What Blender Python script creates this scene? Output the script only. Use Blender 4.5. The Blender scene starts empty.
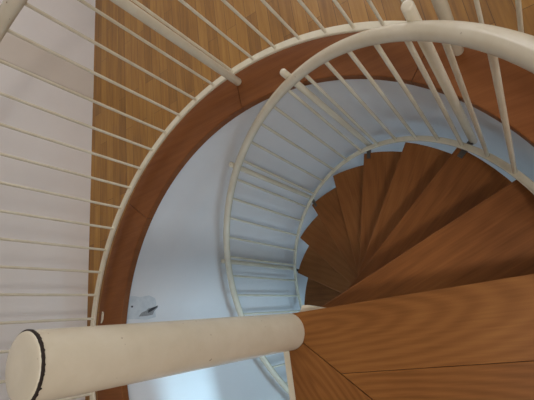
import bpy, bmesh, math, random
from mathutils import Vector, Matrix
random.seed(7)
S = bpy.context.scene
COL = S.collection
PI = math.pi
rad = math.radians

# ------------------------------------------------------------------ sizes
KZ = 0.62278            # fall of the stair per radian
T0 = 0.10772            # azimuth of the landing's nosing corner
DT = 0.31660            # angle of one tread
RISE = KZ * DT
NT = 13                 # treads below the landing
ZL = -RISE * (NT + 1)   # lower floor
R_COL = 0.0657
R_TREAD = 0.934
R_HAND, Z_HAND = 0.9575, 0.863
R_LOW, Z_LOW = 0.936, 0.036
R_IN, R_RAIL = 1.004, 1.1768
R_DRUM = 1.045
CEIL = 2.5
XR, YF, YB = 3.6, -3.4, 4.6
def xl(y): return -1.297 + 0.0185 * y      # left wall

# ------------------------------------------------------------------ materials
def new_mat(name):
    m = bpy.data.materials.new(name); m.use_nodes = True
    nt = m.node_tree; nt.nodes.clear()
    out = nt.nodes.new('ShaderNodeOutputMaterial')
    b = nt.nodes.new('ShaderNodeBsdfPrincipled')
    nt.links.new(b.outputs[0], out.inputs[0])
    return m, nt, b
def N(nt, t, **kw):
    n = nt.nodes.new(t)
    for k, v in kw.items():
        if k in n.inputs: n.inputs[k].default_value = v
        else: setattr(n, k, v)
    return n
def ramp(nt, stops):
    r = nt.nodes.new('ShaderNodeValToRGB')
    e = r.color_ramp.elements
    while len(e) < len(stops): e.new(0.5)
    for i, (p, c) in enumerate(stops):
        e[i].position = p; e[i].color = (*c, 1)
    return r
def bump(nt, b, h, s, d=0.002):
    n = N(nt, 'ShaderNodeBump', Strength=s, Distance=d)
    nt.links.new(h, n.inputs['Height']); nt.links.new(n.outputs[0], b.inputs['Normal'])

def paint(name, c1, c2, rough=0.4, scale=9.0, spots=False):
    m, nt, b = new_mat(name)
    tc = N(nt, 'ShaderNodeTexCoord')
    n = N(nt, 'ShaderNodeTexNoise', Scale=scale, Detail=6.0, Roughness=0.6)
    nt.links.new(tc.outputs['Object'], n.inputs['Vector'])
    r = ramp(nt, [(0.35, c2), (0.62, c1)])
    nt.links.new(n.outputs[0], r.inputs[0])
    col = r.outputs[0]
    if spots:
        v = N(nt, 'ShaderNodeTexNoise', Scale=75.0, Detail=1.0)
        nt.links.new(tc.outputs['Object'], v.inputs['Vector'])
        vr = ramp(nt, [(0.205, (0.55, 0.50, 0.44)), (0.235, (1, 1, 1))])
        nt.links.new(v.outputs[0], vr.inputs[0])
        mx = N(nt, 'ShaderNodeMix', data_type='RGBA', blend_type='MULTIPLY')
        mx.inputs[0].default_value = 1.0
        nt.links.new(col, mx.inputs[6]); nt.links.new(vr.outputs[0], mx.inputs[7])
        col = mx.outputs[2]
    nt.links.new(col, b.inputs['Base Color'])
    b.inputs['Roughness'].default_value = rough
    f = N(nt, 'ShaderNodeTexNoise', Scale=scale * 14, Detail=3.0)
    nt.links.new(tc.outputs['Object'], f.inputs['Vector'])
    bump(nt, b, f.outputs[0], 0.12, 0.001)
    return m

def wood(name, dark, mid, light, x0=0.35, y0=0.05, squeeze=0.16, freq=75.0, rough=0.45, BANDK=0.05, wob=0.09, RND=0.5, RC=0.16, FK=0.26, BK=0.26):
    """board with arched (cathedral) grain; the board's length is its local x"""
    m, nt, b = new_mat(name)
    tc = N(nt, 'ShaderNodeTexCoord')
    oi = N(nt, 'ShaderNodeObjectInfo')
    sep = N(nt, 'ShaderNodeSeparateXYZ')
    nt.links.new(tc.outputs['Object'], sep.inputs[0])
    def mth(op, a, bb):
        n = N(nt, 'ShaderNodeMath', operation=op)
        for i, v in enumerate((a, bb)):
            if isinstance(v, (int, float)): n.inputs[i].default_value = v
            elif v is not None: nt.links.new(v, n.inputs[i])
        return n.outputs[0]
    off = mth('MULTIPLY', oi.outputs['Random'], RND)
    x = mth('SUBTRACT', mth('ADD', sep.outputs[0], off), x0)
    y = mth('SUBTRACT', mth('SUBTRACT', sep.outputs[1], mth('MULTIPLY', off, 0.25)), y0)
    xs = mth('MULTIPLY', x, squeeze)
    # noise stretched along the board
    mp = N(nt, 'ShaderNodeMapping'); mp.inputs['Scale'].default_value = (1.6, 7.0, 7.0)
    nt.links.new(tc.outputs['Object'], mp.inputs['Vector'])
    nz = N(nt, 'ShaderNodeTexNoise', Scale=1.0, Detail=4.0, Roughness=0.55)
    nt.links.new(mp.outputs[0], nz.inputs['Vector'])
    r2 = mth('SQRT', mth('ADD', mth('POWER', mth('ABSOLUTE', xs, None), 2.0), mth('POWER', mth('ABSOLUTE', y, None), 2.0)), None)
    rr = mth('ADD', r2, mth('MULTIPLY', nz.outputs[0], wob))
    band = mth('ADD', mth('MULTIPLY', mth('SINE', mth('MULTIPLY', rr, freq * 2), None), 0.5), 0.5)
    mp2 = N(nt, 'ShaderNodeMapping'); mp2.inputs['Scale'].default_value = (5.0, 130.0, 30.0)
    nt.links.new(tc.outputs['Object'], mp2.inputs['Vector'])
    fib = N(nt, 'ShaderNodeTexNoise', Scale=1.0, Detail=5.0, Roughness=0.65)
    nt.links.new(mp2.outputs[0], fib.inputs['Vector'])
    big = N(nt, 'ShaderNodeTexNoise', Scale=3.0, Detail=2.0)
    nt.links.new(tc.outputs['Object'], big.inputs['Vector'])
    val = mth('ADD', mth('ADD', mth('ADD', mth('MULTIPLY', band, BANDK), mth('MULTIPLY', fib.outputs[0], FK)), mth('MULTIPLY', big.outputs[0], BK)), mth('MULTIPLY', oi.outputs['Random'], RC))
    val = mth('SUBTRACT', val, RC * 0.5)
    mean = (BANDK + FK + BK) / 2
    r = ramp(nt, [(mean - 0.19, dark), (mean, mid), (mean + 0.19, light)])
    nt.links.new(val, r.inputs[0])
    nt.links.new(r.outputs[0], b.inputs['Base Color'])
    b.inputs['Roughness'].default_value = rough; b.inputs['Specular IOR Level'].default_value = 0.22
    bump(nt, b, fib.outputs[0], 0.1, 0.0006)
    return m

def oak_floor(name):
    m, nt, b = new_mat(name)
    tc = N(nt, 'ShaderNodeTexCoord')
    mp = N(nt, 'ShaderNodeMapping'); mp.inputs['Rotation'].default_value = (0, 0, PI / 2)
    nt.links.new(tc.outputs['Object'], mp.inputs['Vector'])
    br = N(nt, 'ShaderNodeTexBrick', Scale=1.0)
    br.offset = 0.37; br.offset_frequency = 2
    br.inputs['Brick Width'].default_value = 0.62
    br.inputs['Row Height'].default_value = 0.062
    br.inputs['Mortar Size'].default_value = 0.0011
    br.inputs['Mortar Smooth'].default_value = 0.3
    br.inputs['Color1'].default_value = (0.0, 0.0, 0.0, 1)
    br.inputs['Color2'].default_value = (1, 1, 1, 1)
    br.inputs['Mortar'].default_value = (0.5, 0.5, 0.5, 1)
    nt.links.new(mp.outputs[0], br.inputs['Vector'])
    mp2 = N(nt, 'ShaderNodeMapping'); mp2.inputs['Scale'].default_value = (55, 3.2, 1)
    nt.links.new(tc.outputs['Object'], mp2.inputs['Vector'])
    fib = N(nt, 'ShaderNodeTexNoise', Scale=1.0, Detail=5.0, Roughness=0.62, Distortion=0.4)
    nt.links.new(mp2.outputs[0], fib.inputs['Vector'])
    a = N(nt, 'ShaderNodeMath', operation='MULTIPLY_ADD'); a.inputs[1].default_value = 0.22; a.inputs[2].default_value = 0.07
    nt.links.new(br.outputs['Color'], a.inputs[0])
    c = N(nt, 'ShaderNodeMath', operation='MULTIPLY_ADD'); c.inputs[1].default_value = 0.64
    nt.links.new(fib.outputs[0], c.inputs[0]); nt.links.new(a.outputs[0], c.inputs[2])
    r = ramp(nt, [(0.2, OAK[0]), (0.48, OAK[1]), (0.8, OAK[2])])
    nt.links.new(c.outputs[0], r.inputs[0])
    mx = N(nt, 'ShaderNodeMix', data_type='RGBA')
    nt.links.new(br.outputs['Fac'], mx.inputs[0])
    nt.links.new(r.outputs[0], mx.inputs[6]); mx.inputs[7].default_value = (0.10, 0.045, 0.012, 1)
    nt.links.new(mx.outputs[2], b.inputs['Base Color'])
    b.inputs['Roughness'].default_value = 0.38
    bump(nt, b, fib.outputs[0], 0.08, 0.0006)
    return m

def plain(name, c, rough=0.6, metal=0.0):
    m, nt, b = new_mat(name)
    tc = N(nt, 'ShaderNodeTexCoord')
    n = N(nt, 'ShaderNodeTexNoise', Scale=120.0, Detail=2.0)
    nt.links.new(tc.outputs['Object'], n.inputs['Vector'])
    r = ramp(nt, [(0.3, tuple(v * 0.8 for v in c)), (0.7, tuple(min(1, v * 1.15) for v in c))])
    nt.links.new(n.outputs[0], r.inputs[0]); nt.links.new(r.outputs[0], b.inputs['Base Color'])
    b.inputs['Roughness'].default_value = rough; b.inputs['Metallic'].default_value = metal
    return m

def glass_mat():
    m = bpy.data.materials.new('window_glass'); m.use_nodes = True
    nt = m.node_tree; nt.nodes.clear()
    out = nt.nodes.new('ShaderNodeOutputMaterial')
    t = nt.nodes.new('ShaderNodeBsdfTransparent'); g = nt.nodes.new('ShaderNodeBsdfGlossy')
    g.inputs['Roughness'].default_value = 0.02
    f = N(nt, 'ShaderNodeFresnel', IOR=1.45); mx = nt.nodes.new('ShaderNodeMixShader')
    nt.links.new(f.outputs[0], mx.inputs[0]); nt.links.new(t.outputs[0], mx.inputs[1]); nt.links.new(g.outputs[0], mx.inputs[2])
    nt.links.new(mx.outputs[0], out.inputs[0])
    return m

OAK = ((0.125, 0.052, 0.009), (0.285, 0.132, 0.022), (0.440, 0.235, 0.052))
M_CREAM = paint('cream_gloss_paint', (0.72, 0.67, 0.54), (0.655, 0.60, 0.465), 0.26, 7.0, True)
M_RAIL = paint('cream_rail_paint', (0.75, 0.71, 0.58), (0.68, 0.63, 0.49), 0.19, 12.0)
M_TREAD = wood('iroko_tread', (0.135, 0.045, 0.011), (0.255, 0.094, 0.025), (0.355, 0.147, 0.045))
M_LAND = wood('iroko_landing', (0.130, 0.046, 0.010), (0.232, 0.090, 0.022), (0.325, 0.140, 0.038), x0=-0.08, y0=0.0, squeeze=0.21, freq=140.0, BANDK=0.085, wob=0.04, RND=0.0, RC=0.04)
M_BAND = wood('mahogany_edging', (0.110, 0.033, 0.009), (0.180, 0.060, 0.016), (0.245, 0.092, 0.028), squeeze=0.3, BANDK=0.05)
M_FLOOR = oak_floor('oak_strip_parquet')
M_WALL = paint('white_wall_paint', (0.735, 0.72, 0.71), (0.705, 0.69, 0.68), 0.75, 3.0)
M_DRUM = paint('white_stairwell_plaster', (0.76, 0.755, 0.765), (0.72, 0.72, 0.735), 0.5, 2.5)
M_STRIP = paint('beige_strip', (0.62, 0.57, 0.51), (0.60, 0.55, 0.49), 0.75, 3.0)
M_TILE = paint('lower_floor_tile', (0.30, 0.27, 0.24), (0.25, 0.225, 0.20), 0.3, 4.0)
M_DARK = plain('dark_rust', (0.022, 0.014, 0.010), 0.85)
M_HOLE = plain('dark_hole', (0.06, 0.06, 0.065), 0.9)
M_CHIP = plain('bare_plaster_chip', (0.30, 0.31, 0.32), 0.9)
M_PATCH = paint('grey_filler', (0.64, 0.67, 0.70), (0.54, 0.58, 0.62), 0.85, 22.0)
M_JOINT = plain('wood_joint', (0.035, 0.012, 0.005), 0.8)
M_STEEL = paint('dark_bracket_paint', (0.10, 0.09, 0.08), (0.06, 0.055, 0.05), 0.5, 20.0)
M_GLASS = glass_mat()

# ------------------------------------------------------------------ mesh helpers
def link(o, parent=None):
    COL.objects.link(o)
    if parent: o.parent = parent
    return o
def obj(name, bm, mat, parent=None, smooth=False, loc=None, rz=None):
    bmesh.ops.recalc_face_normals(bm, faces=bm.faces)
    me = bpy.data.meshes.new(name); bm.to_mesh(me); bm.free()
    me.materials.append(mat)
    if smooth:
        for p in me.polygons: p.use_smooth = True
    o = link(bpy.data.objects.new(name, me), parent)
    if loc is not None: o.location = loc
    if rz is not None: o.rotation_euler = (0, 0, rz)
    return o
def empty(name, loc=(0, 0, 0)):
    o = link(bpy.data.objects.new(name, None)); o.location = loc; o.empty_display_size = 0.1
    return o
def thing(o, label, cat, group=None):
    o['label'] = label; o['category'] = cat
    if group: o['group'] = group
    return o
def struct(o, label=None, cat=None):
    o['kind'] = 'structure'
    if label: o['label'] = label
    if cat: o['category'] = cat
    return o

def sweep(bm, pts, profile, up=Vector((0, 0, 1)), caps=True, closed=False, radial=False):
    """profile: list of (side, up) offsets; radial: side points away from the stair axis"""
    pts = [Vector(p) for p in pts]; rings = []
    n = len(pts)
    for i, p in enumerate(pts):
        a = pts[(i - 1) % n] if (i > 0 or closed) else p
        c = pts[(i + 1) % n] if (i < n - 1 or closed) else p
        t = (c - a).normalized()
        if radial:
            s = Vector((p.x, p.y, 0)).normalized(); u = s.cross(t).normalized()
            if u.z < 0: u = -u
            s = (s - t * s.dot(t)).normalized()
        else:
            u0 = up if abs(t.dot(up)) < 0.95 else Vector((1, 0, 0))
            s = t.cross(u0).normalized(); u = s.cross(t)
        rings.append([bm.verts.new(p + s * x + u * y) for x, y in profile])
    m = len(profile)
    for i in range(n if closed else n - 1):
        r0, r1 = rings[i], rings[(i + 1) % n]
        for j in range(m):
            bm.faces.new((r0[j], r0[(j + 1) % m], r1[(j + 1) % m], r1[j]))
    if caps and not closed:
        bm.faces.new(rings[0]); bm.faces.new(rings[-1])
def circle(r, n=12): return [(r * math.cos(2 * PI * i / n), r * math.sin(2 * PI * i / n)) for i in range(n)]
def bar(w, h, c=0.003):
    w /= 2; h /= 2
    return [(w, -h + c), (w, h - c), (w - c, h), (-w + c, h), (-w, h - c), (-w, -h + c), (-w + c, -h), (w - c, -h)]
def pol(r, a, z=0.0): return Vector((r * math.cos(a), r * math.sin(a), z))
def lathe(bm, prof, n=48):
    rings = [[bm.verts.new((r * math.cos(2 * PI * i / n), r * math.sin(2 * PI * i / n), z)) for i in range(n)] for r, z in prof]
    for a, b in zip(rings, rings[1:]):
        for i in range(n): bm.faces.new((a[i], a[(i + 1) % n], b[(i + 1) % n], b[i]))
    return rings
def prism(bm, poly, z0, z1, bev=0.0):
    lo = [bm.verts.new((x, y, z0)) for x, y in poly]; hi = [bm.verts.new((x, y, z1)) for x, y in poly]
    n = len(poly)
    top = bm.faces.new(hi); bm.faces.new(lo[::-1])
    for i in range(n): bm.faces.new((lo[i], lo[(i + 1) % n], hi[(i + 1) % n], hi[i]))
    if bev:
        es = [e for e in top.edges]
        bmesh.ops.bevel(bm, geom=es, offset=bev, segments=2, profile=0.6, affect='EDGES')
def box(bm, x0, x1, y0, y1, z0, z1):
    prism(bm, [(x0, y0), (x1, y0), (x1, y1), (x0, y1)], z0, z1)
def arc_solid(bm, r0, r1, a0, a1, z0, z1, n):
    """curved block between two radii"""
    closed = abs(a1 - a0) > 2 * PI - 1e-4
    A = [a0 + (a1 - a0) * i / n for i in range(n + (0 if closed else 1))]
    V = [[bm.verts.new(pol(r, a, z)) for r, z in ((r0, z0), (r1, z0), (r1, z1), (r0, z1))] for a in A]
    for i in range(n):
        p, q = V[i], V[(i + 1) % len(V)]
        for j in range(4): bm.faces.new((p[j], p[(j + 1) % 4], q[(j + 1) % 4], q[j]))
    if not closed:
        bm.faces.new(V[0]); bm.faces.new(V[-1])

# ------------------------------------------------------------------ the setting
R_HOLE = 1.200
def slab_with_hole(bm, z0, z1, R, x_left, x1, y0, y1, n=96):
    ang = [2 * PI * i / n for i in range(n)]
    def outer(a):
        c, s = math.cos(a), math.sin(a); best = 1e9
        for d, k in ((x1, c), (y1, s), (y0, s)):
            if k * d > 1e-9: best = min(best, d / k)
        if c < -1e-9:                                  # slanted left wall x = A + B*y
            t = -1.297 / (c - 0.0185 * s)
            if t > 0: best = min(best, t)
        return best
    corners = [math.atan2(y, x) % (2 * PI) for x, y in ((x1, y1), (xl(y1), y1), (xl(y0), y0), (x1, y0))]
    ang = sorted(ang + corners)
    I0 = [bm.verts.new(pol(R, a, z0)) for a in ang]; I1 = [bm.verts.new(pol(R, a, z1)) for a in ang]
    O0 = [bm.verts.new(pol(outer(a), a, z0)) for a in ang]; O1 = [bm.verts.new(pol(outer(a), a, z1)) for a in ang]
    m = len(ang)
    for i in range(m):
        j = (i + 1) % m
        bm.faces.new((I1[i], O1[i], O1[j], I1[j])); bm.faces.new((I0[i], I0[j], O0[j], O0[i]))
        bm.faces.new((I0[i], I1[i], I1[j], I0[j])); bm.faces.new((O0[i], O0[j], O1[j], O1[i]))
bm = bmesh.new(); slab_with_hole(bm, -0.026, 0.0, R_HOLE, xl, XR, YF, YB)
struct(obj('floor', bm, M_FLOOR), 'oak strip parquet floor around the round stair opening', 'floor')
bm = bmesh.new(); slab_with_hole(bm, -0.28, -0.03, R_DRUM + 0.001, xl, XR, YF, YB)
struct(obj('floor_slab', bm, M_DRUM))

# curved wooden edging of the opening, mitred into boards
bm = bmesh.new()
joints = [rad(d) for d in (2.5, 50.1, 94.9, 139.7, 184.5, 229.3, 268.8)]
for a, b_ in zip(joints, joints[1:]):
    arc_solid(bm, R_IN, R_HOLE - 0.001, a + 0.0013, b_ - 0.0013, -0.03, 0.004, 22)
es = [e for e in bm.edges if len(e.link_faces) == 2 and all(abs(v.co.z - 0.004) < 1e-5 for v in e.verts) and all(abs(v.co.xy.length - R_IN) < 1e-4 for v in e.verts)]
bmesh.ops.bevel(bm, geom=es, offset=0.005, segments=3, profile=0.5, affect='EDGES')
struct(obj('trim_1', bm, M_BAND), 'reddish brown curved wooden edging around the stair opening', 'edging')
bm = bmesh.new(); arc_solid(bm, R_IN + 0.004, R_HOLE - 0.004, rad(2.5), rad(268.8), -0.034, -0.001, 100)
struct(obj('trim_2', bm, M_JOINT))

# round stairwell wall, open towards the lower room
A_OPEN0, A_OPEN1 = rad(-128), rad(-3)
bm = bmesh.new()
arc_solid(bm, R_DRUM, R_DRUM + 0.10, A_OPEN1, A_OPEN0 + 2 * PI, ZL, -0.031, 120)
arc_solid(bm, R_DRUM, R_DRUM + 0.10, A_OPEN0, rad(-22), -0.72, -0.031, 36)
arc_solid(bm, R_DRUM, R_DRUM + 0.10, rad(-22), A_OPEN1, -0.37, -0.031, 8)
arc_solid(bm, R_DRUM, R_DRUM + 0.10, rad(-22), A_OPEN1, ZL, -0.60, 8)  # slot shaped so the added side light lands as a patch opposite
drum = struct(obj('wall_stairwell', bm, M_DRUM, smooth=False), 'white curved stairwell wall below the wooden edging', 'wall')
for p_ in drum.data.polygons:
    if abs(p_.normal.z) < 0.5 and p_.area < 0.9: p_.use_smooth = True
drum.data.set_sharp_from_angle(angle=rad(35))

def drum_patch(name, pts, d, mat, parent=None, n=1):
    """thin curved plate on the stairwell wall; pts = (azimuth deg, z)"""
    bm = bmesh.new()
    f = [bm.verts.new(pol(R_DRUM - d, rad(a), z)) for a, z in pts]
    g = [bm.verts.new(pol(R_DRUM + 0.002, rad(a), z)) for a, z in pts]
    bm.faces.new(f); bm.faces.new(g[::-1])
    for i in range(len(pts)):
        j = (i + 1) % len(pts); bm.faces.new((f[i], f[j], g[j], g[i]))
    return obj(name, bm, mat, parent)
patch = struct(drum_patch('plaster_patch', [(170.6, -0.062), (169.2, -0.050), (166.6, -0.052), (164.6, -0.044), (163.9, -0.075), (164.3, -0.13), (163.8, -0.19), (164.6, -0.235), (166.3, -0.25), (168.4, -0.247), (170.4, -0.255), (171.0, -0.19), (170.7, -0.12)], 0.0012, M_PATCH, drum))
struct(drum_patch('chipped_hole', [(170.0, -0.135), (168.9, -0.152), (168.3, -0.185), (167.7, -0.196), (167.5, -0.222), (166.9, -0.262), (167.5, -0.262), (168.5, -0.238), (169.6, -0.232), (169.9, -0.19)], 0.0024, M_CHIP, patch))
struct(drum_patch('scratch', [(169.0, -0.196), (168.2, -0.196), (167.5, -0.222), (167.0, -0.258), (167.4, -0.256), (168.3, -0.228)], 0.0036, M_HOLE, patch))
struct(drum_patch('nail_hole', [(167.1, -0.078), (166.8, -0.081), (166.8, -0.090), (167.2, -0.092), (167.4, -0.085)], 0.0024, M_HOLE, patch))

# upper room
def wall_y(name, y, z0, z1, hole=None, th=0.16, side=1, mat=M_WALL):
    bm = bmesh.new(); x0, x1 = -1.6, XR + 0.2; ya, yb = sorted((y, y + th * side))
    if hole:
        hx0, hx1, hz0, hz1 = hole
        box(bm, x0, hx0, ya, yb, z0, z1); box(bm, hx1, x1, ya, yb, z0, z1)
        box(bm, hx0, hx1, ya, yb, z0, hz0); box(bm, hx0, hx1, ya, yb, hz1, z1)
    else: box(bm, x0, x1, ya, yb, z0, z1)
    return struct(obj(name, bm, mat))
def wall_x(name, x, z0, z1, hole=None, th=0.16, mat=M_WALL):
    bm = bmesh.new()
    if hole:
        a, b_, c, d = hole
        box(bm, x, x + th, YF, a, z0, z1); box(bm, x, x + th, b_, YB, z0, z1)
        box(bm, x, x + th, a, b_, z0, c); box(bm, x, x + th, a, b_, d, z1)
    else: box(bm, x, x + th, YF, YB, z0, z1)
    return struct(obj(name, bm, mat))
bm = bmesh.new(); prism(bm, [(xl(YF), YF), (xl(YB), YB), (xl(YB) - 0.16, YB), (xl(YF) - 0.16, YF)], 0.0, CEIL)
wl = struct(obj('wall_left', bm, M_WALL), 'plain white wall beside the oak floor', 'wall')
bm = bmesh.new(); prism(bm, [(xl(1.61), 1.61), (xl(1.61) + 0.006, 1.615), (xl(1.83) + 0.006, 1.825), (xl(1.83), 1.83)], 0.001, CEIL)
struct(obj('wall_strip', bm, M_STRIP), 'beige upright strip on the white wall', 'trim')  # thin upright strip, beiger than the wall around it
WIN_U = (-0.8, 1.9, 0.65, 2.3)
WIN_L = (-0.7, 2.1, ZL + 0.25, ZL + 2.0)
WIN_PATCH = (-0.75, 0.65, -0.66, -0.36)  # unseen opening added for the bright patch on the stairwell wall
wall_y('wall_back', YB, 0, CEIL, WIN_U)
wall_y('wall_front', YF, 0, CEIL, None, side=-1)
WIN_R = (-0.6, 2.2, 0.7, 2.2)
wall_x('wall_right', XR, 0, CEIL, WIN_R)
bm = bmesh.new(); box(bm, -1.6, XR + 0.2, YF - 0.16, YB + 0.16, CEIL, CEIL + 0.12); struct(obj('ceiling', bm, M_WALL))
# lower room
bm = bmesh.new(); box(bm, -1.6, XR + 0.2, YF - 0.16, YB + 0.16, ZL - 0.1, ZL); struct(obj('floor_lower', bm, M_TILE), 'floor of the lower storey', 'floor')
wall_y('wall_lower_front', YF, ZL, -0.281, WIN_L, side=-1)
wall_y('wall_lower_back', YB, ZL, -0.281)
WIN_S = (-3.0, -1.1, ZL + 0.3, ZL + 2.0)
bm = bmesh.new(); x0, x1 = XR, XR + 0.16
box(bm, x0, x1, YF, WIN_S[0], ZL, -0.281); box(bm, x0, x1, WIN_S[1], WIN_PATCH[0], ZL, -0.281); box(bm, x0, x1, WIN_PATCH[1], YB, ZL, -0.281)
for h_, in ((WIN_S,), (WIN_PATCH,)):
    box(bm, x0, x1, h_[0], h_[1], ZL, h_[2]); box(bm, x0, x1, h_[0], h_[1], h_[3], -0.281)
struct(obj('wall_lower_right', bm, M_WALL))
wall_x('wall_lower_left', -1.58, ZL, -0.281)

def window(name, hole, y, side):
    hx0, hx1, hz0, hz1 = hole
    bm = bmesh.new(); w = 0.06; ya, yb = sorted((y + 0.05 * side, y + 0.11 * side))
    box(bm, hx0, hx0 + w, ya, yb, hz0, hz1); box(bm, hx1 - w, hx1, ya, yb, hz0, hz1)
    box(bm, hx0 + w, hx1 - w, ya, yb, hz0, hz0 + w); box(bm, hx0 + w, hx1 - w, ya, yb, hz1 - w, hz1)
    xm = (hx0 + hx1) / 2; box(bm, xm - w / 2, xm + w / 2, ya, yb, hz0 + w, hz1 - w)
    o = struct(obj(name, bm, M_RAIL))
    bm = bmesh.new(); ym = (ya + yb) / 2; box(bm, hx0 + w, hx1 - w, ym - 0.003, ym + 0.003, hz0 + w, hz1 - w)
    struct(obj('window_pane', bm, M_GLASS, o))
window('window_1', WIN_U, YB, 1)
window('window_2', WIN_L, YF, -1)
def window_side(name, hole, w):
    xa, xb = XR + 0.05, XR + 0.11; ya, yb, za, zb = hole; ym = (ya + yb) / 2; bm = bmesh.new()
    box(bm, xa, xb, ya, ya + w, za, zb); box(bm, xa, xb, yb - w, yb, za, zb); box(bm, xa, xb, ym - w / 2, ym + w / 2, za + w, zb - w)
    box(bm, xa, xb, ya + w, yb - w, za, za + w); box(bm, xa, xb, ya + w, yb - w, zb - w, zb)
    wr = struct(obj(name, bm, M_RAIL))
    bm = bmesh.new(); box(bm, XR + 0.077, XR + 0.083, ya + w, yb - w, za + w, zb - w); struct(obj('window_pane', bm, M_GLASS, wr))
window_side('window_3', WIN_R, 0.06)
window_side('patch_window', WIN_PATCH, 0.03)  # added, out of view; lets the patch light through
window_side('window_5', WIN_S, 0.06)

# ------------------------------------------------------------------ the spiral staircase
stair = thing(empty('spiral_staircase', (0, 0, ZL)), 'spiral staircase of brown wooden treads winding down around a cream steel column', 'staircase')
SZ = -ZL      # parts are written in world heights and lowered into the staircase's frame
def part(name, bm, mat, smooth=False, parent=None, rz=None, z=0.0):
    o = obj(name, bm, mat, parent or stair, smooth)
    o.location = (0, 0, SZ + z) if parent is None else (0, 0, z)
    if rz is not None: o.rotation_euler = (0, 0, rz)
    return o
Z_RING = 0.934
bm = bmesh.new()
rings = lathe(bm, [(R_COL, ZL), (R_COL, ZL / 2), (R_COL, 0.0), (R_COL, Z_RING - 0.001), (R_COL - 0.004, Z_RING - 0.0005)], 64)
bm.faces.new(rings[0]); bm.faces.new(rings[-1])
column = part('column', bm, M_CREAM, True); column['label'] = 'cream painted steel column'
column.data.set_sharp_from_angle(angle=rad(40))
bm = bmesh.new()
rings = lathe(bm, [(R_COL - 0.003, Z_RING), (R_COL - 0.001, Z_RING + 0.002), (R_COL - 0.002, Z_RING + 0.0045), (R_COL - 0.006, Z_RING + 0.006), (R_COL * 0.5, Z_RING + 0.0065)], 64)
bm.faces.new(rings[-1]); bm.faces.new(rings[0])
cap = part('cap', bm, M_CREAM, True, parent=column); cap['label'] = 'flat cream cap with a rusty seam'
cap.data.set_sharp_from_angle(angle=rad(50))
bm = bmesh.new(); n = 150; A = []
for i in range(n):
    a = 2 * PI * i / n
    lo = 0.0025 + 0.0036 * random.random() * random.random() + (0.002 if i % 9 == 0 else 0)
    A.append([bm.verts.new(pol(r, a, z)) for r, z in ((R_COL - 0.002, Z_RING - lo), (R_COL + 0.0016, Z_RING - lo * 0.8), (R_COL + 0.0018, Z_RING + 0.001), (R_COL - 0.0012, Z_RING + 0.0026 + 0.0008 * random.random()))])
for i in range(n):
    p_, q = A[i], A[(i + 1) % n]
    for j in range(4): bm.faces.new((p_[j], p_[(j + 1) % 4], q[(j + 1) % 4], q[j]))
part('rusty_seam', bm, M_DARK, parent=column)
bm = bmesh.new()
rings = lathe(bm, [(R_COL - 0.001, ZL), (0.15, ZL), (0.15, ZL + 0.012), (R_COL - 0.001, ZL + 0.012)], 48)
part('base_plate', bm, M_CREAM)

# landing: a quarter turn of boards mitred towards the column, on a steel frame
Y_NOSE = 0.064; X_END = -0.012; TH = 0.036
def hub_arc(a0, a1, r=R_COL + 0.0015, n=8): return [tuple(pol(r, a0 + (a1 - a0) * i / n).xy) for i in range(n + 1)]
R_LAND = R_HOLE - 0.003
bm = bmesh.new()
rim = [tuple(pol(R_LAND - 0.012, a).xy) for a in [rad(3) - rad(93) * i / 24 for i in range(25)]]
prism(bm, [(X_END - 0.026, -R_COL), (0.03, 0.0), (R_COL, 0.052), (0.16, 0.05)] + rim + [(X_END - 0.026, -R_LAND + 0.02)], -0.085, -TH - 0.001)
bm.faces.ensure_lookup_table()
landing = part('landing', bm, M_RAIL); landing['label'] = 'landing frame edged in cream steel'
bm = bmesh.new(); box(bm, X_END - 0.0265, X_END - 0.0005, -R_LAND + 0.02, -R_COL - 0.002, -0.06, -0.003)
part('edge_bar', bm, M_RAIL, parent=landing)
bm = bmesh.new(); prism(bm, [(0.03, 0.060), (0.052, 0.088), (0.075, 0.085), (0.165, 0.058), (0.165, 0.045), (0.03, 0.045)], -0.060, -TH - 0.0015)
part('gusset_plate', bm, M_RAIL, parent=landing)
MIT = rad(-41.0); g = 0.0011
d = Vector((math.cos(MIT), math.sin(MIT))); nrm = Vector((-d.y, d.x))
def yline(y): return (pol(1, MIT).x / pol(1, MIT).y) * y    # x on the mitre at a given y
YJ = -0.156
# front board, second board and rear board (right of the mitre), side boards (left of it)
def rim_pts(a0, a1, n=14): return [tuple(pol(R_LAND, a0 + (a1 - a0) * i / n).xy) for i in range(n + 1)]
def landing_board(poly, cx, cy, rz):
    bm = bmesh.new(); c, s = math.cos(-rz), math.sin(-rz)
    prism(bm, [((x - cx) * c - (y - cy) * s, (x - cx) * s + (y - cy) * c) for x, y in poly], -TH, 0.0, 0.0012)
    o = obj('board', bm, M_LAND, landing); o.location = (cx, cy, 0.0); o.rotation_euler = (0, 0, rz)
    return o
rh = R_COL + 0.0015
aN = math.asin(Y_NOSE / rh); mg = g / rh
poly = [(0.026, Y_NOSE)] if False else []
front = hub_arc(MIT + mg, aN - 0.05, rh)
xj = yline(YJ)
poly = [tuple(pol(rh, MIT + mg).xy)] + front[1:] + rim_pts(math.asin(Y_NOSE / R_LAND), math.asin((YJ + g) / R_LAND)) + [(xj + g * 1.5, YJ + g)]
landing_board(poly, 0.20, 0.0, 0.0)
poly = [(xj + g * 3, YJ - g * 0.2)] + rim_pts(math.asin((YJ - g * 0.2) / R_LAND), MIT + g / R_LAND)
poly = [poly[0]] + poly[1:]
landing_board(poly, 0.45, -0.30, 0.0)
aE = math.atan2(-math.sqrt(rh * rh - X_END * X_END), X_END)
poly = hub_arc(aE, MIT - mg, rh) + rim_pts(MIT - g / R_LAND, -PI / 2 - math.asin(-X_END / R_LAND))
landing_board(poly, 0.15, -0.3, rad(-58))

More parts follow.
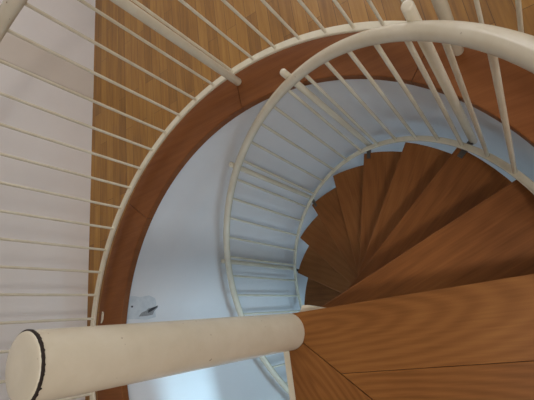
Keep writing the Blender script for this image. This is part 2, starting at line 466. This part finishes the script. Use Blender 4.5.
# treads
C_OFF = 0.058
def tread_poly(grow=0.0):
    phi = 0.0
    L = math.sqrt(R_TREAD ** 2 - C_OFF ** 2)
    ac = math.asin(C_OFF / R_TREAD)
    ab = ac - DT - rad(2.5)
    back = pol(R_TREAD, ab)
    p = [(0.035, C_OFF)]
    p.append((L, C_OFF))
    for i in range(1, 7): p.append(tuple(pol(R_TREAD, ac + (ab - ac) * i / 6).xy))
    bi = pol(0.10, ab + rad(-8)); p.append((bi.x, bi.y))
    p += [tuple(pol(R_COL + 0.0015, a).xy) for a in (rad(-30), rad(0), rad(30), rad(52))]
    return p
proto = None
def make_tread():
    bm = bmesh.new(); prism(bm, tread_poly(), -0.036, 0.0, 0.005)
    return bm
def make_hub():
    bm = bmesh.new()
    rings = lathe(bm, [(R_COL + 0.0005, -0.115), (0.082, -0.115), (0.082, -0.0385), (R_COL + 0.0005, -0.0385)], 32)
    return bm
def make_arm():
    bm = bmesh.new()
    prism(bm, [(0.07, -0.035), (0.07, 0.035), (0.55, 0.0), (0.80, -0.10), (0.80, -0.125), (0.55, -0.04)], -0.055, -0.0385)
    return bm
t_mesh = a_mesh = h_mesh = None
for k in range(1, NT + 1):
    az = T0 + k * DT - math.asin(C_OFF / R_TREAD)
    if k == 1:
        t = part('tread', make_tread(), M_TREAD); arm = obj('support_arm', make_arm(), M_CREAM, t); hub = obj('collar', make_hub(), M_CREAM, t, True)
        hub.data.set_sharp_from_angle(angle=rad(40))
        first, fa, fh = t, arm, hub
    else:
        t = first.copy(); link(t, stair)
        for c_ in (fa, fh):
            q = c_.copy(); link(q, t)
    t.location = (0, 0, SZ - k * RISE); t.rotation_euler = (0, 0, az)

# ------------------------------------------------------------------ the railing that winds down with the stair
def helix(r, z, a0, a1, n):
    return [pol(r, a0 + (a1 - a0) * i / n, z - KZ * (a0 + (a1 - a0) * i / n - T0)) for i in range(n + 1)]
A_END = T0 + (NT - 0.3) * DT
srail = thing(empty('stair_railing', pol(R_LOW, A_END, ZL)), 'cream steel railing with round handrail winding down along the wooden treads', 'railing')
def rpart(root, name, bm, mat=M_RAIL, smooth=True, ang=40):
    o = obj(name, bm, mat, root, smooth); o.location = -root.location
    if smooth: o.data.set_sharp_from_angle(angle=rad(ang))
    return o
def zh(a): return Z_HAND - KZ * (a - T0)
def rh_(a): return R_HAND - 0.0085 * math.exp(-((a - 0.72) / 0.33) ** 2)     # the handrail runs slightly flat near the top
bm = bmesh.new(); sweep(bm, [pol(rh_(a), a, zh(a)) for a in [rad(2) + (A_END - rad(2)) * i / 130 for i in range(131)]], circle(0.0207, 16), radial=True)
rpart(srail, 'handrail', bm, M_CREAM, True, 60)
bm = bmesh.new(); sweep(bm, helix(R_LOW, Z_LOW, rad(2), A_END, 110), bar(0.026, 0.012), radial=True)
rpart(srail, 'bottom_rail', bm)
def zh(a): return Z_HAND - KZ * (a - T0)
def zlow(a): return Z_LOW - KZ * (a - T0)
STEP = rad(7.66); A_B0 = rad(25.1)
nb = 0
for i in range(-2, 29):
    a = A_B0 + i * STEP
    if a > A_END - 0.05: break
    bm = bmesh.new()
    sweep(bm, [pol(R_LOW, a, zlow(a) - 0.005), pol(rh_(a), a, zh(a) - 0.012)], circle(0.0074, 10), up=Vector((1, 0, 0)), caps=True)
    rpart(srail, 'baluster', bm)
POSTS = [rad(4.0)] + [rad(40.3 + 36.6 * i) for i in range(6)]
for i, a in enumerate(POSTS):
    if a > A_END: break
    bm = bmesh.new(); rp = 0.985; rr = 0.0148
    zt = zh(a) + 0.052 - 0.012 * max(0, i - 2); zb = zlow(a) - 0.075
    x0 = pol(rp, a)
    prof = [(0.0, zb), (rr, zb), (rr, zt - 0.006), (rr - 0.002, zt - 0.002), (rr - 0.006, zt), (0.0, zt)]
    rings = lathe(bm, prof[1:-1], 20); bm.faces.new(rings[0]); bm.faces.new(rings[-1])
    bmesh.ops.translate(bm, verts=bm.verts, vec=(x0.x, x0.y, 0))
    post = rpart(srail, 'post', bm, M_CREAM)
    bm = bmesh.new(); zz = zlow(a) - 0.055
    c, s = math.cos(a), math.sin(a)
    prism(bm, [(rp * c + u * c - v * s, rp * s + u * s + v * c) for u, v in ((-0.085, -0.010), (0.0, -0.010), (0.0, 0.010), (-0.085, 0.010))], zz - 0.012, zz + 0.004)
    o = obj('bracket', bm, M_STEEL, post)

# ------------------------------------------------------------------ the railing round the opening
grail = thing(empty('gallery_railing', pol(R_RAIL, rad(120), 0)), 'white steel railing with thin upright bars curving around the opening on the oak floor', 'railing')
GA0, GA1 = rad(9), rad(262)
def arc(r, z, a0, a1, n): return [pol(r, a0 + (a1 - a0) * i / n, z) for i in range(n + 1)]
bm = bmesh.new(); sweep(bm, arc(R_RAIL, 0.0465, GA0, GA1, 110), bar(0.034, 0.014), radial=True); rpart(grail, 'bottom_rail', bm)
bm = bmesh.new(); sweep(bm, arc(R_RAIL + 0.013, 0.875, GA0, GA1, 110), [(1.55 * x_, y_) for x_, y_ in circle(0.025, 20)], radial=True); rpart(grail, 'handrail', bm, M_CREAM, True, 60)
a = 41.0 - 5.89 * 5
while a < 260:
    A_ = rad(a); bm = bmesh.new()
    sweep(bm, [pol(R_RAIL, A_, 0.045), pol(R_RAIL + 0.006, A_, 0.86)], circle(0.0064, 10), up=Vector((1, 0, 0)))
    rpart(grail, 'baluster', bm); a += 5.885
for a in (13.0, 44.8, 94.2, 228.0, 258.0):
    A_ = rad(a); bm = bmesh.new(); rr = 0.0185; x0 = pol(1.139, A_)
    rings = lathe(bm, [(rr - 0.006, 0.0045), (rr - 0.002, 0.006), (rr, 0.011), (rr, 0.885), (rr - 0.006, 0.89)], 20)
    bm.faces.new(rings[0]); bm.faces.new(rings[-1])
    bmesh.ops.translate(bm, verts=bm.verts, vec=(x0.x, x0.y, 0))
    rpart(grail, 'post', bm, M_CREAM)
# short flat tabs that hold the bottom rail off the edging
for a in (170.2, 205.0):
    A_ = rad(a); bm = bmesh.new(); c, s = math.cos(A_), math.sin(A_)
    prism(bm, [(1.158 * c + u * c - v * s, 1.158 * s + u * s + v * c) for u, v in ((-0.005, -0.022), (0.005, -0.03), (0.005, 0.03), (-0.005, 0.012))], 0.0045, 0.012)
    rpart(grail, 'fixing_tab', bm, M_RAIL, False)

# ------------------------------------------------------------------ light
def area(name, loc, rot, sx, sy, power, color):
    l = bpy.data.lights.new(name, 'AREA'); l.shape = 'RECTANGLE'; l.size = sx; l.size_y = sy
    l.energy = power; l.color = color
    o = link(bpy.data.objects.new(name, l)); o.location = loc; o.rotation_euler = rot
    return o
W = S.world or bpy.data.worlds.new('World'); S.world = W; W.use_nodes = True
bg = W.node_tree.nodes.get('Background') or W.node_tree.nodes.new('ShaderNodeBackground')
bg.inputs[0].default_value = (0.62, 0.78, 1.0, 1); bg.inputs[1].default_value = 1.0
# daylight through the upper window (faces -y) and the lower window (faces +y)
area('daylight_upper', (0.55, YB + 0.25, 1.45), (rad(-90), 0, 0), 2.7, 1.6, 120, (1.0, 0.96, 0.92))
area('daylight_side', (XR + 0.3, 0.8, 1.5), (rad(90), 0, rad(90)), 2.7, 1.5, 28, (1.0, 0.96, 0.92))
LX, LY = 1.5, -0.8
bm = bmesh.new(); rings = lathe(bm, [(0.28, CEIL), (0.28, CEIL - 0.03), (0.25, CEIL - 0.05)], 40); bm.faces.new(rings[0]); bm.faces.new(rings[-1])
bmesh.ops.translate(bm, verts=bm.verts, vec=(LX, LY, 0)); struct(obj('added_ceiling_disc', bm, M_RAIL))  # unseen disc body, added to go with the light below it
l = bpy.data.lights.new('added_disc_light', 'AREA'); l.shape = 'DISK'; l.size = 0.5; l.energy = 32; l.color = (1.0, 0.95, 0.90)  # added overhead light that gives the treads top light and nosing shadows
o = link(bpy.data.objects.new('added_disc_light', l)); o.location = (LX, LY, CEIL - 0.06)
area('daylight_lower', (0.7, YF - 0.25, ZL + 1.15), (rad(90), 0, 0), 2.7, 1.7, 25, (0.52, 0.79, 1.0))
area('daylight_low', (XR + 0.3, -2.05, ZL + 1.15), (rad(90), 0, rad(90)), 1.8, 1.6, 135, (0.50, 0.79, 1.0))
h = area('patch_light', (XR + 0.2, -0.05, -0.51), (rad(90), 0, rad(90)), 0.9, 0.2, 42, (0.50, 0.80, 1.0)); h.data.spread = rad(70)  # added narrow light that throws the bright patch on the curved wall

# ------------------------------------------------------------------ camera
cam = bpy.data.cameras.new('camera'); cam.sensor_width = 36.0; cam.lens = 36.0 * 398.16 / 534.0
cam.clip_start = 0.02
co = link(bpy.data.objects.new('camera', cam))
R3 = Matrix(((0.813582768890719, 0.28207267081835247, 0.5084467391394227),
             (-0.12728049800275737, 0.9396368711379682, -0.31761962349045647),
             (-0.5673471186075425, 0.19369449856784948, 0.8003747173869677)))
co.matrix_world = Matrix.Translation((0.8247770769, 0.0, 1.3282583)) @ R3.to_4x4()
S.camera = co
S.view_settings.view_transform = 'Standard'; S.view_settings.look = 'None'
S.view_settings.gamma = 1.0; S.view_settings.use_curve_mapping = False
S.view_settings.exposure = -0.16
S.cycles.use_denoising = True
S.cycles.max_bounces = 10; S.cycles.diffuse_bounces = 6; S.cycles.transparent_max_bounces = 8
